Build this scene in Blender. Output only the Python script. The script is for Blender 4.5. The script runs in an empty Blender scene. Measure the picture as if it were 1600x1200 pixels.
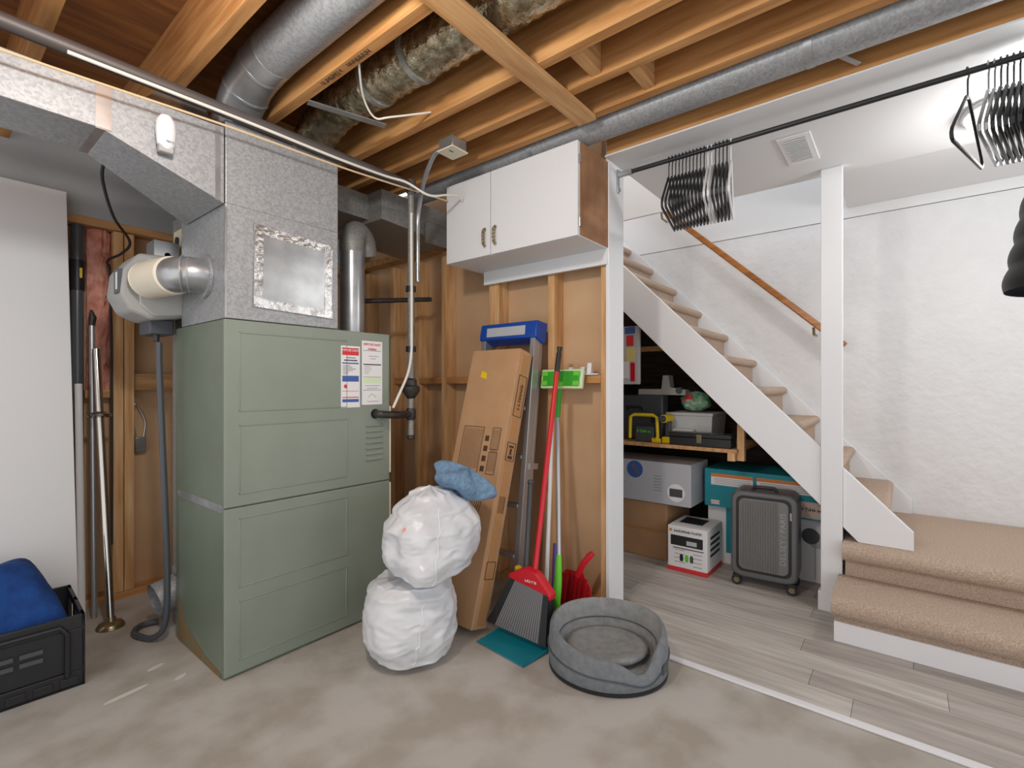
import bpy, math, random
from mathutils import Vector, Matrix, Euler
random.seed(7)
sc = bpy.context.scene
C = sc.collection
PI = math.pi
R = math.radians

# ---------------- camera ----------------
cd = bpy.data.cameras.new('camera')
cam = bpy.data.objects.new('camera', cd); C.objects.link(cam)
cam.location = (0, 0, 1.12)
cam.rotation_euler = (R(90), 0, R(38.85 - 90))
cd.sensor_width = 36.0
cd.lens = 761.0 / 1600 * 36
cd.shift_y = 3.0 / 1600
cd.clip_start = 0.02
sc.camera = cam

# ---------------- world and lights ----------------
w = bpy.data.worlds.new('world'); sc.world = w
w.use_nodes = True
w.node_tree.nodes['Background'].inputs[0].default_value = (0.97, 0.985, 1.0, 1)
w.node_tree.nodes['Background'].inputs[1].default_value = 1.0
def light(name, loc, energy, radius, col=(1, .96, .9)):
    l = bpy.data.lights.new(name, 'POINT'); l.energy = energy; l.shadow_soft_size = radius; l.color = col
    o = bpy.data.objects.new(name, l); C.objects.link(o); o.location = loc
    return o
light('basement_bulb', (0.33, 0.95, 2.12), 30, 0.07)
light('ceiling_dome_bulb', (2.62, -0.42, 2.02), 12, 0.10, (1, .98, .95))
sc.view_settings.view_transform = 'Standard'
sc.view_settings.look = 'None'
sc.view_settings.gamma = 1.0
sc.view_settings.use_curve_mapping = False
sc.view_settings.exposure = 0.4

# ---------------- materials ----------------
def lin(c):
    return tuple(((v / 255) / 12.92 if v / 255 <= .04045 else ((v / 255 + .055) / 1.055) ** 2.4) for v in c)
def mat(name, c1, c2=None, rough=.6, metal=0., scale=8., detail=4., stretch=(1, 1, 1), bump=0., bscale=None,
        alpha=1., kind='noise', lo=.35, hi=.65, spec=.5, trans=0.):
    m = bpy.data.materials.new(name); m.use_nodes = True
    n = m.node_tree.nodes; l = m.node_tree.links; b = n['Principled BSDF']
    a = lin(c1)
    b.inputs['Base Color'].default_value = (*a, 1)
    b.inputs['Roughness'].default_value = rough
    b.inputs['Metallic'].default_value = metal
    b.inputs['Specular IOR Level'].default_value = spec
    if trans: b.inputs['Transmission Weight'].default_value = trans
    if alpha < 1: b.inputs['Alpha'].default_value = alpha
    if c2 is not None or bump:
        tc = n.new('ShaderNodeTexCoord'); mp = n.new('ShaderNodeMapping')
        mp.inputs['Scale'].default_value = stretch
        l.new(tc.outputs['Object'], mp.inputs['Vector'])
    if c2 is not None:
        if kind == 'voronoi':
            t = n.new('ShaderNodeTexVoronoi'); t.inputs['Scale'].default_value = scale
            sep = n.new('ShaderNodeSeparateColor'); l.new(t.outputs['Color'], sep.inputs[0]); out = sep.outputs[0]
        else:
            t = n.new('ShaderNodeTexNoise'); t.inputs['Scale'].default_value = scale; t.inputs['Detail'].default_value = detail
            out = t.outputs['Fac']
        l.new(mp.outputs[0], t.inputs['Vector'])
        r = n.new('ShaderNodeValToRGB')
        r.color_ramp.elements[0].position = lo; r.color_ramp.elements[1].position = hi
        r.color_ramp.elements[0].color = (*a, 1); r.color_ramp.elements[1].color = (*lin(c2), 1)
        l.new(out, r.inputs[0]); l.new(r.outputs[0], b.inputs['Base Color'])
    if bump:
        t2 = n.new('ShaderNodeTexNoise'); t2.inputs['Scale'].default_value = bscale or scale; t2.inputs['Detail'].default_value = 5
        l.new(mp.outputs[0], t2.inputs['Vector'])
        bp = n.new('ShaderNodeBump'); bp.inputs['Strength'].default_value = bump; bp.inputs['Distance'].default_value = .01
        l.new(t2.outputs['Fac'], bp.inputs['Height']); l.new(bp.outputs[0], b.inputs['Normal'])
    return m
M = {}
M['concrete'] = mat('concrete', (186, 182, 176), (166, 158, 148), .85, scale=4.5, detail=9, bump=.15, bscale=30, lo=.42, hi=.62)
M['spill'] = mat('spill', (214, 210, 204), None, .8)
M['galv'] = mat('galvanised', (172, 174, 177), (152, 154, 157), .5, .45, scale=130, kind='voronoi', lo=.1, hi=.9)
M['galv_d'] = mat('galvanised_dull', (152, 151, 148), (136, 135, 131), .55, .4, scale=120, kind='voronoi', lo=.1, hi=.9)
M['galv_s'] = mat('galvanised_smooth', (186, 188, 190), (160, 162, 165), .3, .7, scale=9)
M['foil'] = mat('foil', (205, 196, 172), (150, 138, 108), .22, .9, scale=26, bump=.9, bscale=34)
M['tape'] = mat('foil_tape', (222, 222, 222), (180, 178, 176), .22, .85, scale=18, bump=.5, bscale=40)
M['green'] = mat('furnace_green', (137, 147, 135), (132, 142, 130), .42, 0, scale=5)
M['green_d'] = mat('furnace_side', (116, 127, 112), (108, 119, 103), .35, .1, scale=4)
M['rust'] = mat('rust', (132, 92, 50), (110, 110, 84), .8, scale=30)
M['cream'] = mat('cream', (222, 214, 190), None, .5)
M['wood'] = mat('joist_wood', (202, 150, 94), (172, 118, 64), .7, scale=3, detail=6, stretch=(14, 1, 14), bump=.06, bscale=6)
M['woodx'] = mat('board_wood', (212, 168, 118), (184, 132, 80), .7, scale=3, detail=6, stretch=(1, 14, 14), bump=.06, bscale=6)
M['stud'] = mat('stud_wood', (224, 184, 136), (194, 144, 92), .7, scale=3, detail=6, stretch=(10, 10, .9), bump=.06, bscale=6)
M['deck'] = mat('deck_plywood', (146, 94, 46), (112, 68, 32), .8, scale=3, detail=6, stretch=(1, 8, 1))
M['hardboard'] = mat('hardboard', (206, 172, 136), (197, 161, 124), .75, scale=4)
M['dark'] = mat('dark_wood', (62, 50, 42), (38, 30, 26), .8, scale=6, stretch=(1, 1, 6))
M['white'] = mat('white_paint', (226, 227, 229), None, .55)
M['whitegloss'] = mat('white_trim', (232, 233, 236), None, .35)
M['stucco'] = mat('stucco', (224, 225, 227), (220, 221, 223), .7, scale=10, bump=.6, bscale=20)
M['greypaint'] = mat('grey_paint', (168, 173, 177), (160, 165, 169), .7, scale=3)
M['carpet'] = mat('carpet', (216, 194, 176), (188, 164, 144), .95, scale=170, detail=3, bump=1.0, bscale=210, spec=.1)
M['vinyl'] = None
M['oak'] = mat('oak_rail', (176, 112, 46), (144, 84, 30), .35, scale=4, stretch=(12, 1, 12))
M['black'] = mat('black_plastic', (34, 35, 38), None, .45)
M['dkgrey'] = mat('dark_grey_plastic', (74, 78, 84), None, .4)
M['abs'] = mat('abs_pipe', (88, 93, 100), None, .3)
M['insul'] = mat('pink_insulation', (236, 174, 156), (206, 130, 112), .95, scale=16, bump=1, bscale=22)
M['cardboard'] = mat('cardboard', (190, 150, 112), (182, 141, 103), .85, scale=6)
M['cardtape'] = mat('packing_tape', (186, 138, 90), None, .3)
M['ink'] = mat('ink', (74, 54, 40), None, .8)
M['inkblack'] = mat('black_ink', (32, 32, 34), None, .7)
M['bag'] = mat('bag_plastic', (228, 230, 234), (206, 209, 214), .32, scale=7, bump=.5, bscale=9)
M['towel'] = mat('towel', (120, 150, 178), (98, 128, 158), .95, scale=60, bump=.5, bscale=90)
M['blue'] = mat('blue_cloth', (24, 72, 142), (18, 58, 122), .95, scale=20, bump=.4, bscale=60)
M['ladderblue'] = mat('ladder_blue', (22, 74, 168), None, .4)
M['alu'] = mat('aluminium', (190, 193, 198), (172, 175, 182), .35, .7, scale=3, stretch=(1, 1, .3))
M['chrome'] = mat('chrome', (190, 184, 176), None, .16, .95)
M['brass'] = mat('aged_brass', (150, 136, 104), None, .3, .8)
M['red'] = mat('red_plastic', (204, 24, 40), None, .35)
M['redd'] = mat('dark_red_plastic', (168, 18, 30), None, .3)
M['teal'] = mat('teal_plastic', (14, 128, 146), None, .4)
M['lime'] = mat('lime_plastic', (104, 206, 50), None, .4)
M['limed'] = mat('green_plastic', (50, 164, 40), None, .4)
M['limel'] = mat('pale_green', (214, 234, 190), None, .5)
M['purple'] = mat('purple_plastic', (86, 60, 140), None, .4)
M['yellow'] = mat('yellow_plastic', (236, 204, 28), None, .4)
M['bristle'] = mat('bristle', (134, 134, 136), None, .8)
M['bristle2'] = mat('dark_bristle', (92, 92, 96), None, .8)
M['bedgrey'] = mat('bed_fabric', (124, 129, 133), (112, 117, 121), .95, scale=40, bump=.3, bscale=80)
M['bedin'] = mat('bed_plush', (146, 148, 148), (130, 132, 132), .98, scale=30, bump=.5, bscale=60)
M['iron'] = mat('black_iron', (78, 74, 72), (58, 54, 52), .5, .5, scale=30)
M['pipe'] = mat('steel_pipe', (94, 87, 85), None, .5, .3)
M['cable'] = mat('white_cable', (226, 222, 212), None, .5)
M['string'] = mat('tan_string', (216, 188, 150), None, .7)
M['flexw'] = mat('cream_flex', (236, 226, 206), None, .55)
M['hum'] = mat('humidifier_grey', (168, 167, 165), None, .5)
M['hums'] = mat('humidifier_side', (188, 187, 184), None, .5)
M['case'] = mat('suitcase_shell', (104, 104, 106), None, .35, .2)
M['caserib'] = mat('suitcase_rib', (122, 121, 120), None, .35, .2)
M['tealbox'] = mat('teal_box', (18, 140, 154), None, .55)
M['paper'] = mat('white_print', (232, 232, 234), None, .5)
M['greyprint'] = mat('grey_print', (186, 189, 196), None, .5)
M['blueprint'] = mat('blue_print', (64, 96, 168), None, .5)
M['orange'] = mat('orange_print', (220, 128, 60), None, .6)
M['lamp'] = mat('lamp_glass', (250, 250, 248), None, .3)
b = M['lamp'].node_tree.nodes['Principled BSDF']; b.inputs['Emission Color'].default_value = (1, .98, .95, 1); b.inputs['Emission Strength'].default_value = 1.6
M['clear'] = mat('clear_plastic', (236, 238, 240), None, .15, alpha=.55)
M['greybin'] = mat('bin_plastic', (206, 208, 210), None, .5)
M['redprint'] = mat('red_print', (212, 52, 58), None, .5)
M['greenbag'] = mat('green_bag', (70, 150, 100), (190, 216, 196), .4, scale=14)
M['jacket'] = mat('jacket_black', (30, 31, 34), None, .5)
def vinyl(i, d):
    a = [(194, 187, 180), (182, 174, 167), (204, 198, 191), (188, 181, 175)][i % 4]
    b2 = tuple(v - 34 for v in a)
    return mat('vinyl_plank', a, b2, .45, scale=3.5, detail=8, stretch=(9, .8, 1), lo=.35, hi=.7)
VIN = [vinyl(i, 0) for i in range(4)]

# ---------------- mesh helpers ----------------
class MB:
    def __init__(s): s.v = []; s.f = []
    def add(s, vs, fs):
        o = len(s.v); s.v += [tuple(v) for v in vs]; s.f += [tuple(i + o for i in f) for f in fs]; return s
    def box(s, x0, x1, y0, y1, z0, z1):
        vs = [(x, y, z) for z in (z0, z1) for y in (y0, y1) for x in (x0, x1)]
        return s.add(vs, [(0, 2, 3, 1), (4, 5, 7, 6), (0, 1, 5, 4), (2, 6, 7, 3), (0, 4, 6, 2), (1, 3, 7, 5)])
    def obox(s, c, size, rot):
        m = Matrix.Translation(c) @ (rot if isinstance(rot, Matrix) else Euler(rot).to_matrix().to_4x4())
        hx, hy, hz = [q / 2 for q in size]
        vs = [m @ Vector((x, y, z)) for z in (-hz, hz) for y in (-hy, hy) for x in (-hx, hx)]
        return s.add(vs, [(0, 2, 3, 1), (4, 5, 7, 6), (0, 1, 5, 4), (2, 6, 7, 3), (0, 4, 6, 2), (1, 3, 7, 5)])
    def bar(s, p0, p1, w_, t_, up=(0, 0, 1)):
        p0 = Vector(p0); p1 = Vector(p1); z = (p1 - p0).normalized(); u = Vector(up)
        if abs(z.dot(u)) > .98: u = Vector((1, 0, 0))
        x = u.cross(z).normalized(); y = z.cross(x)
        vs = []
        for p in (p0, p1):
            for a, c in ((-1, -1), (1, -1), (1, 1), (-1, 1)): vs.append(p + x * a * w_ / 2 + y * c * t_ / 2)
        return s.add(vs, [(3, 2, 1, 0), (4, 5, 6, 7), (0, 1, 5, 4), (1, 2, 6, 5), (2, 3, 7, 6), (3, 0, 4, 7)])
    def tube(s, pts, r, n=10, cap=True):
        pts = [Vector(p) for p in pts]; rs = r if isinstance(r, (list, tuple)) else [r] * len(pts)
        vs = []; fs = []; px = None
        for i, p in enumerate(pts):
            t = (pts[min(i + 1, len(pts) - 1)] - pts[max(i - 1, 0)]).normalized()
            if px is None:
                a = Vector((0, 0, 1)) if abs(t.z) < .9 else Vector((1, 0, 0)); px = a.cross(t).normalized()
            else: px = (px - t * px.dot(t)).normalized()
            py = t.cross(px)
            for k in range(n):
                q = 2 * PI * k / n; vs.append(p + (px * math.cos(q) + py * math.sin(q)) * rs[i])
        for i in range(len(pts) - 1):
            for k in range(n):
                k2 = (k + 1) % n; fs.append((i * n + k, i * n + k2, (i + 1) * n + k2, (i + 1) * n + k))
        if cap:
            fs.append(tuple(range(n - 1, -1, -1))); fs.append(tuple((len(pts) - 1) * n + k for k in range(n)))
        return s.add(vs, fs)
    def cyl(s, p0, p1, r, n=20, r2=None): return s.tube([p0, p1], [r, r if r2 is None else r2], n)
    def lathe(s, prof, c=(0, 0, 0), n=24, rot=None, sx=1, sy=1):
        m = Matrix.Translation(c) @ (rot.to_4x4() if rot else Matrix.Identity(4))
        vs = []; fs = []
        for r, z in prof:
            for k in range(n):
                q = 2 * PI * k / n; vs.append(m @ Vector((r * math.cos(q) * sx, r * math.sin(q) * sy, z)))
        for i in range(len(prof) - 1):
            for k in range(n):
                k2 = (k + 1) % n; fs.append((i * n + k, i * n + k2, (i + 1) * n + k2, (i + 1) * n + k))
        fs.append(tuple(range(n - 1, -1, -1))); fs.append(tuple((len(prof) - 1) * n + k for k in range(n)))
        return s.add(vs, fs)
    def prism(s, poly, ax, a0, a1):
        # poly of 2-D points; ax: axis of extrusion
        def P(a, p): return {'x': (a, p[0], p[1]), 'y': (p[0], a, p[1]), 'z': (p[0], p[1], a)}[ax]
        n = len(poly); vs = [P(a0, p) for p in poly] + [P(a1, p) for p in poly]
        fs = [tuple(range(n)), tuple(range(2 * n - 1, n - 1, -1))]
        for i in range(n): j = (i + 1) % n; fs.append((i, i + n, j + n, j))
        return s.add(vs, fs)
    def grid(s, fn, nu, nv, closed_u=False):
        vs = [fn(u, v) for v in range(nv) for u in range(nu)]; fs = []
        for v in range(nv - 1):
            for u in range(nu if closed_u else nu - 1):
                u2 = (u + 1) % nu; fs.append((v * nu + u, v * nu + u2, (v + 1) * nu + u2, (v + 1) * nu + u))
        return s.add(vs, fs)
    def build(s, name, m, parent=None, smooth=True, bev=0, sub=0, ang=35):
        me = bpy.data.meshes.new(name); me.from_pydata(s.v, [], s.f); me.validate()
        import bmesh
        bm = bmesh.new(); bm.from_mesh(me); bmesh.ops.recalc_face_normals(bm, faces=bm.faces); bm.to_mesh(me); bm.free()
        if smooth:
            for p in me.polygons: p.use_smooth = True
            me.set_sharp_from_angle(angle=R(ang))
        me.materials.append(M[m] if isinstance(m, str) else m)
        o = bpy.data.objects.new(name, me); C.objects.link(o)
        if parent: o.parent = parent
        if bev:
            q = o.modifiers.new('bevel', 'BEVEL'); q.width = bev; q.segments = 2; q.limit_method = 'ANGLE'
        if sub:
            q = o.modifiers.new('sub', 'SUBSURF'); q.levels = sub; q.render_levels = sub
        return o
def tag(o, label, cat, group=None, kind=None):
    o['label'] = label; o['category'] = cat
    if group: o['group'] = group
    if kind: o['kind'] = kind
    return o
def thing(name, label, cat, loc=(0, 0, 0), rot=(0, 0, 0), group=None):
    o = bpy.data.objects.new(name, None); C.objects.link(o); o.location = loc; o.rotation_euler = rot
    o.empty_display_size = .05
    return tag(o, label, cat, group)
def struct(o, label=None, cat=None):
    o['kind'] = 'structure'
    if label: o['label'] = label; o['category'] = cat
    return o
def text(s, size, loc, rot, m, parent, name='lettering', ext=.0004, align='CENTER', sx=1):
    cu = bpy.data.curves.new(name, 'FONT'); cu.body = s; cu.size = size; cu.extrude = ext
    cu.align_x = align; cu.align_y = 'CENTER'; cu.resolution_u = 2
    t = bpy.data.objects.new('tmp', cu); C.objects.link(t)
    me = bpy.data.meshes.new_from_object(t.evaluated_get(bpy.context.evaluated_depsgraph_get()))
    bpy.data.objects.remove(t)
    me.materials.clear(); me.materials.append(M[m])
    o = bpy.data.objects.new(name, me); C.objects.link(o); o.parent = parent
    o.location = loc; o.rotation_euler = rot if not isinstance(rot, Matrix) else rot.to_euler(); o.scale = (sx, 1, 1)
    return o
def strokes(n, size, loc, rot, m, parent, name='printed_strokes', gaps=(), sx=1):
    # print too blurred in the photograph to read: n letter-sized marks that spell nothing
    rnd = random.Random(n * 31 + int(size * 1e4)); mb = MB(); w_ = size * .62 * sx; h = size * .7; t = size * .13
    x0 = -n * w_ / 2
    for i in range(n):
        if i in gaps: continue
        a = x0 + i * w_; hh = h * rnd.uniform(.75, 1)
        mb.box(a, a + t, -h / 2, -h / 2 + hh, 0, .0005)
        if rnd.random() < .7: mb.box(a + w_ * .62, a + w_ * .62 + t, -h / 2, -h / 2 + hh * rnd.uniform(.5, 1), 0, .0005)
        z = -h / 2 + hh * rnd.uniform(.2, .8); mb.box(a + t, a + w_ * .62, z, z + t, 0, .0005)
    o = mb.build(name, m, parent, smooth=False); o.location = loc; o.rotation_euler = rot.to_euler(); o['kind'] = 'stuff'
    return o
# orientation of flat lettering: reading direction and up, as a matrix
def face(right, up):
    r = Vector(right).normalized(); u = Vector(up).normalized(); n = r.cross(u)
    return Matrix((r, u, n)).transposed()
FX = face((0, -1, 0), (0, 0, 1))     # on a face looking towards -X
FY = face((1, 0, 0), (0, 0, 1))      # on a face looking towards -Y

# ================= SETTING =================
# --- floor: concrete slab with vinyl planks under the stair side
fl = struct(MB().box(-1.6, 4.0, -2.2, 3.6, -.10, 0).build('floor', 'concrete', smooth=False), 'grey worn concrete basement floor', 'floor')
row = 0; x = 1.985
while x < 3.72:
    x1 = min(x + .125, 3.735)
    y = -2.0 - random.random() * .8; top = 1.105 if x < 2.29 else 1.62
    k = row
    while y < top:
        y1 = min(y + 1.2, top)
        if y1 > -2.0:
            MB().box(x + .0008, x1 - .0008, max(y, -2.0) + .0008, y1 - .0008, .0, .005).build('vinyl_plank', VIN[(k * 7 + row * 3) % 4], fl, smooth=False)
        y = y1; k += 1
    x = x1; row += 1
struct(MB().box(1.952, 1.985, -2.0, 1.10, 0, .009).build('trim_1', 'whitegloss', bev=.003), 'white transition strip between concrete and vinyl floor', 'trim')
for i, (px, py, a, l_) in enumerate(((.62, 2.32, .3, .09), (.50, 2.20, .15, .2), (.66, 2.17, .5, .07))):
    MB().lathe([(.001, .0004), (1, .0004), (1, .0012), (.001, .0012)], (px, py, 0), 14, Matrix.Rotation(a, 3, 'Z'), l_ * .35, .012).build('paint_spill', 'spill', fl)

# --- back stud wall, plane X = 2.15
wb = struct(MB().box(2.240, 2.252, 1.13, 3.289, 0, 2.48).build('wall_back', 'hardboard', smooth=False), 'open stud wall backed with brown hardboard', 'wall')
def stud(y0, y1, z0=.04, z1=2.0, x0=2.15, x1=2.239): MB().box(x0, x1, y0, y1, z0, z1).build('stud', 'stud', wb, smooth=False, bev=.002)
for y0, y1, z1 in ((1.132, 1.168, 2.25), (1.445, 1.485, 1.98), (1.83, 1.868, 1.98), (1.87, 1.905, 1.98), (2.27, 2.312, 1.98), (2.53, 2.575, 1.955), (2.80, 2.84, 1.955), (3.1, 3.14, 1.955)): stud(y0, y1, z1=z1)
MB().box(2.15, 2.239, 1.17, 3.28, 0, .038).build('bottom_plate', 'stud', wb, smooth=False)
MB().box(2.15, 2.239, 1.17, 3.28, 2.0, 2.04).build('top_plate', 'woodx', wb, smooth=False)
for y0, y1 in ((1.170, 1.443), (1.487, 1.828), (1.907, 2.268), (2.314, 2.528), (2.577, 2.798)):
    MB().box(2.152, 2.238, y0, y1, 1.135, 1.175).build('blocking', 'wood', wb, smooth=False)
struct(MB().box(2.13, 2.285, 1.112, 1.130, 0, 2.30).build('trim_2', 'whitegloss', bev=.002), 'white painted end board of the stud wall', 'trim')
# --- left stud wall, plane Y = 3.2
wl = struct(MB().box(-1.5, 2.26, 3.29, 3.31, 0, 2.48).build('wall_left', 'hardboard', smooth=False), 'left basement wall with studs and brown backing', 'wall')
for x0, x1 in ((.672, .714), (.718, .760), (.26, .30), (1.15, 1.19)): MB().box(x0, x1, 3.2, 3.289, .04, 1.925).build('stud', 'stud', wl, smooth=False, bev=.002)
MB().box(-1.5, 2.14, 3.2, 3.289, 0, .038).build('bottom_plate', 'woodx', wl, smooth=False)
MB().box(.762, 1.149, 3.22, 3.289, 1.10, 1.185).build('blocking', 'woodx', wl, smooth=False)
MB().box(.562, .671, 3.22, 3.289, 1.06, 1.10).build('blocking', 'woodx', wl, smooth=False)
MB().box(-1.5, 2.14, 3.19, 3.289, 1.93, 1.968).build('top_plate', 'woodx', wl, smooth=False)
MB().box(-1.5, 2.14, 3.185, 3.289, 1.968, 2.48).build('rim_panel', 'greypaint', wl, smooth=False)
# --- stair wall, plane X = 3.74
wr = struct(MB().box(3.74, 3.80, -2.0, 2.6, 0, 2.18).build('wall_right', 'stucco', smooth=False), 'white textured wall along the stairs', 'wall')
MB().box(3.736, 3.80, -2.0, 2.6, 2.184, 3.1).build('upper_band', 'white', wr, smooth=False)
# under-stair closet
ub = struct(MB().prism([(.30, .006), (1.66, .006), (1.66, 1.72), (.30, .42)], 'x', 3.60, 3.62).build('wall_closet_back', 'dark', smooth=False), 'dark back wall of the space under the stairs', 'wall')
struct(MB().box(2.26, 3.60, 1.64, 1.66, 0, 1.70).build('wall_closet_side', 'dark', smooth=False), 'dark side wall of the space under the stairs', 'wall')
# --- ceiling: deck, joists, drywall
ce = struct(MB().box(-1.6, 2.10, -2.0, 3.3, 2.485, 2.51).build('ceiling', 'deck', smooth=False), 'open joist ceiling with plywood deck', 'ceiling')
for x0 in (-.55, -.15, .25, .62, .955, 1.385, 1.585, 1.785): MB().box(x0, x0 + .042, -2.0, 3.28, 2.25, 2.484).build('joist', 'wood', ce, smooth=False, bev=.002)
MB().box(2.062, 2.105, -2.0, 1.09, 2.207, 2.484).build('beam', 'wood', ce, smooth=False, bev=.002)
MB().box(2.16, 2.20, 1.131, 1.17, 2.25, 2.484).build('cripple_stud', 'stud', ce, smooth=False)
MB().box(.75, 1.80, 1.0, 1.085, 2.228, 2.249).build('cross_board', 'woodx', ce, smooth=False, bev=.002)
for x0, x1, y in ((1.43, 1.584, .86), (1.63, 1.784, .74), (1.00, 1.384, 2.5)): MB().box(x0, x1, y, y + .04, 2.26, 2.484).build('blocking', 'woodx', ce, smooth=False)
strokes(16, .03, (.976, 1.55, 2.2495), face((0, 1, 0), (1, 0, 0)), 'ink', ce, 'stamp_strokes', gaps=(7, 8))
MB().box(2.063, 2.97, -2.0, 1.10, 2.20, 2.2065).build('drywall_ceiling', 'white', ce, smooth=False)
MB().box(2.97, 3.735, -2.0, .28, 2.245, 2.26).build('drywall_ceiling', 'white', ce, smooth=False)
MB().box(2.95, 2.97, -2.0, 1.7, 2.207, 3.0).build('opening_face', 'white', ce, smooth=False)

# ================= STAIRS =================
st = thing('staircase', 'carpeted staircase with white stringer and beige landing steps', 'stairs', (0, 0, 0))
RZ = .187; L0 = .365
def nose(y0, yb, zt, th=.05):
    p = [(yb, zt), (yb, zt - th)]
    r = th / 2
    for k in range(9):
        a = -PI / 2 - k * PI / 8; p.append((y0 + r + r * math.cos(a), zt - r + r * math.sin(a)))
    return p
for k in range(1, 11):
    yf = .05 + .187 * (k - 1)
    MB().prism(nose(yf, yf + .235, L0 + RZ * k), 'x', 2.905, 3.708).build('tread', 'carpet', st)
    MB().prism([(yf + .03, L0 + RZ * (k - 1)), (yf + .05, L0 + RZ * (k - 1)), (yf + .05, L0 + RZ * k - .05), (yf + .03, L0 + RZ * k - .05)], 'x', 2.905, 3.708).build('riser', 'carpet', st, smooth=False)
for pg_ in ([(-.034, L0 + .001), (-.034, .45), (.234, .719), (.234, .43), (.172, L0 + .001)], [(.326, .811), (1.70, 2.19), (1.99, 2.19), (.326, .52)]):
    MB().prism(pg_, 'x', 2.872, 2.902).build('stringer', 'whitegloss', st, smooth=False, bev=.002)
MB().prism([(-.034, L0), (-.034, .45), (1.85, 2.36), (2.5, 2.36), (.40, L0)], 'x', 3.710, 3.734).build('skirt_board', 'whitegloss', st, smooth=False, bev=.002)
# landing and lower step with rounded carpet noses (profile in X,Z, extruded along Y)
def nose_x(x0, xb, zt, th):
    p = [(xb, zt), (xb, zt - th)]; r = th / 2
    for k in range(9):
        a = -PI / 2 - k * PI / 8; p.append((x0 + r + r * math.cos(a), zt - r + r * math.sin(a)))
    return p
MB().prism(nose_x(2.795, 3.733, L0, .085), 'y', -2.0, .232).build('landing', 'carpet', st)
MB().box(2.842, 3.70, -2.0, .222, .208, L0 - .085).build('landing_riser', 'carpet', st, smooth=False)
MB().prism(nose_x(2.495, 2.842, .207, .085), 'y', -2.0, .248).build('lower_tread', 'carpet', st)
MB().box(2.552, 2.84, -2.0, .236, .09, .122).build('lower_riser', 'carpet', st, smooth=False)
MB().box(2.545, 2.84, -2.0, .240, .006, .092).build('toe_board', 'whitegloss', st, smooth=False)
po = thing('support_post', 'white square post standing at the stair landing', 'post', (2.882, .28, 0))
MB().box(-.02, .02, -.045, .045, .005, 2.199).build('shaft', 'whitegloss', po, smooth=False, bev=.002)
MB().box(-.030, -.020, -.046, .056, .005, .10).box(-.020, .02, .045, .056, .005, .10).build('base_trim', 'whitegloss', po, smooth=False, bev=.002)
hr = thing('handrail', 'oak handrail sloping down the white stair wall', 'handrail', (3.62, .9, 1.95))
MB().bar((0, .95, .91), (0, -.615, -.582), .04, .055, (1, 0, 0)).build('rail', 'oak', hr, bev=.008)
for yy in (.55, -.45):
    MB().tube([(0, yy, yy * .955 - .03), (.02, yy, yy * .955 - .07), (.115, yy, yy * .955 - .07)], .008, 8).build('bracket', 'brass', hr)

# ================= FURNACE =================
fu = thing('furnace', 'sage green sheet metal furnace with embossed front panels', 'furnace', (0.752, 2.0, 0))
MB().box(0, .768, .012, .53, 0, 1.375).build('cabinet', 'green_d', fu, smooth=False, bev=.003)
def panel(z0, z1, insets, nm):
    MB().box(0, .755, 0, .012, z0, z1).build(nm, 'green', fu, smooth=False, bev=.003)
    for a, b_, c, d in insets:
        e = .006
        m_ = MB()
        for q in ((a, b_, c, c + e), (a, b_, d - e, d), (a, a + e, c, d), (b_ - e, b_, c, d)): m_.box(q[0], q[1], -.0025, .002, q[2], q[3])
        m_.build('embossed_frame', 'green', fu, bev=.002)
panel(.655, 1.375, ((.05, .52, 1.02, 1.33), (.05, .52, .70, .97)), 'upper_panel')
panel(.012, .650, ((.05, .52, .34, .61), (.05, .52, .06, .29)), 'lower_panel')
for k in range(7):
    MB().prism([(0, 0), (-.008, .004), (0, .016)], 'x', .62, .715).build('louver', 'green', fu).location = (0, 0, .76 + k * .027)
MB().box(.756, .765, .0, .010, .03, .64).box(.756, .765, 0, .010, .69, 1.02).build('edge_gasket', 'cream', fu, smooth=False)
MB().box(-.003, 0, .02, .50, .635, .665).build('side_strap', 'galv_s', fu, smooth=False)
for yy in (.03, .49): MB().cyl((-.006, yy, .652), (-.002, yy, .652), .006, 10).build('strap_screw', 'galv_s', fu)
MB().prism([(.03, 0), (.50, 0), (.50, .20), (.40, .09), (.2, .035), (.03, .02)], 'x', -.0012, -.0004).build('rust_stain', 'rust', fu)
MB().cyl((.672, -.001, .985), (.672, .004, .985), .024, 18).build('pipe_hole', 'black', fu)
# paper labels on the front
def sticker(x0, x1, z0, z1, label, head, headcol, band):
    s_ = MB().box(x0, x1, -.0022, -.0008, z0, z1).build('paper_label', 'paper', fu, smooth=False); s_['label'] = label
    cx = (x0 + x1) / 2; W = x1 - x0
    return s_, cx, W
s_, cx, W = sticker(.487, .586, 1.020, 1.305, 'white service label with red and blue bands', '', '', '')
MB().box(cx - .043, cx + .043, -.0028, -.0022, 1.262, 1.296).build('red_band', 'redprint', s_, smooth=False)
text('IMPORTANT', .0165, (cx, -.0034, 1.284), FY, 'paper', s_)
for z, h, m_ in ((1.222, .006, 'blueprint'), (1.140, .027, 'blueprint'), (1.095, .002, 'redprint'), (1.065, .004, 'redprint'), (1.045, .014, 'blueprint')):
    MB().box(cx - .043, cx + .043, -.0028, -.0022, z, z + h).build('printed_band', m_, s_, smooth=False)
mm = MB()
for k in range(6): mm.box(cx - .04, cx - .02 + random.random() * .05, -.0028, -.0022, 1.175 + k * .0075, 1.177 + k * .0075)
mm.box(cx - .022, cx + .026, -.0028, -.0022, 1.249, 1.252); mm.box(cx - .034, cx + .035, -.0028, -.0022, 1.236, 1.241)
mm.build('printed_lines', 'inkblack', s_, smooth=False)
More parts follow.
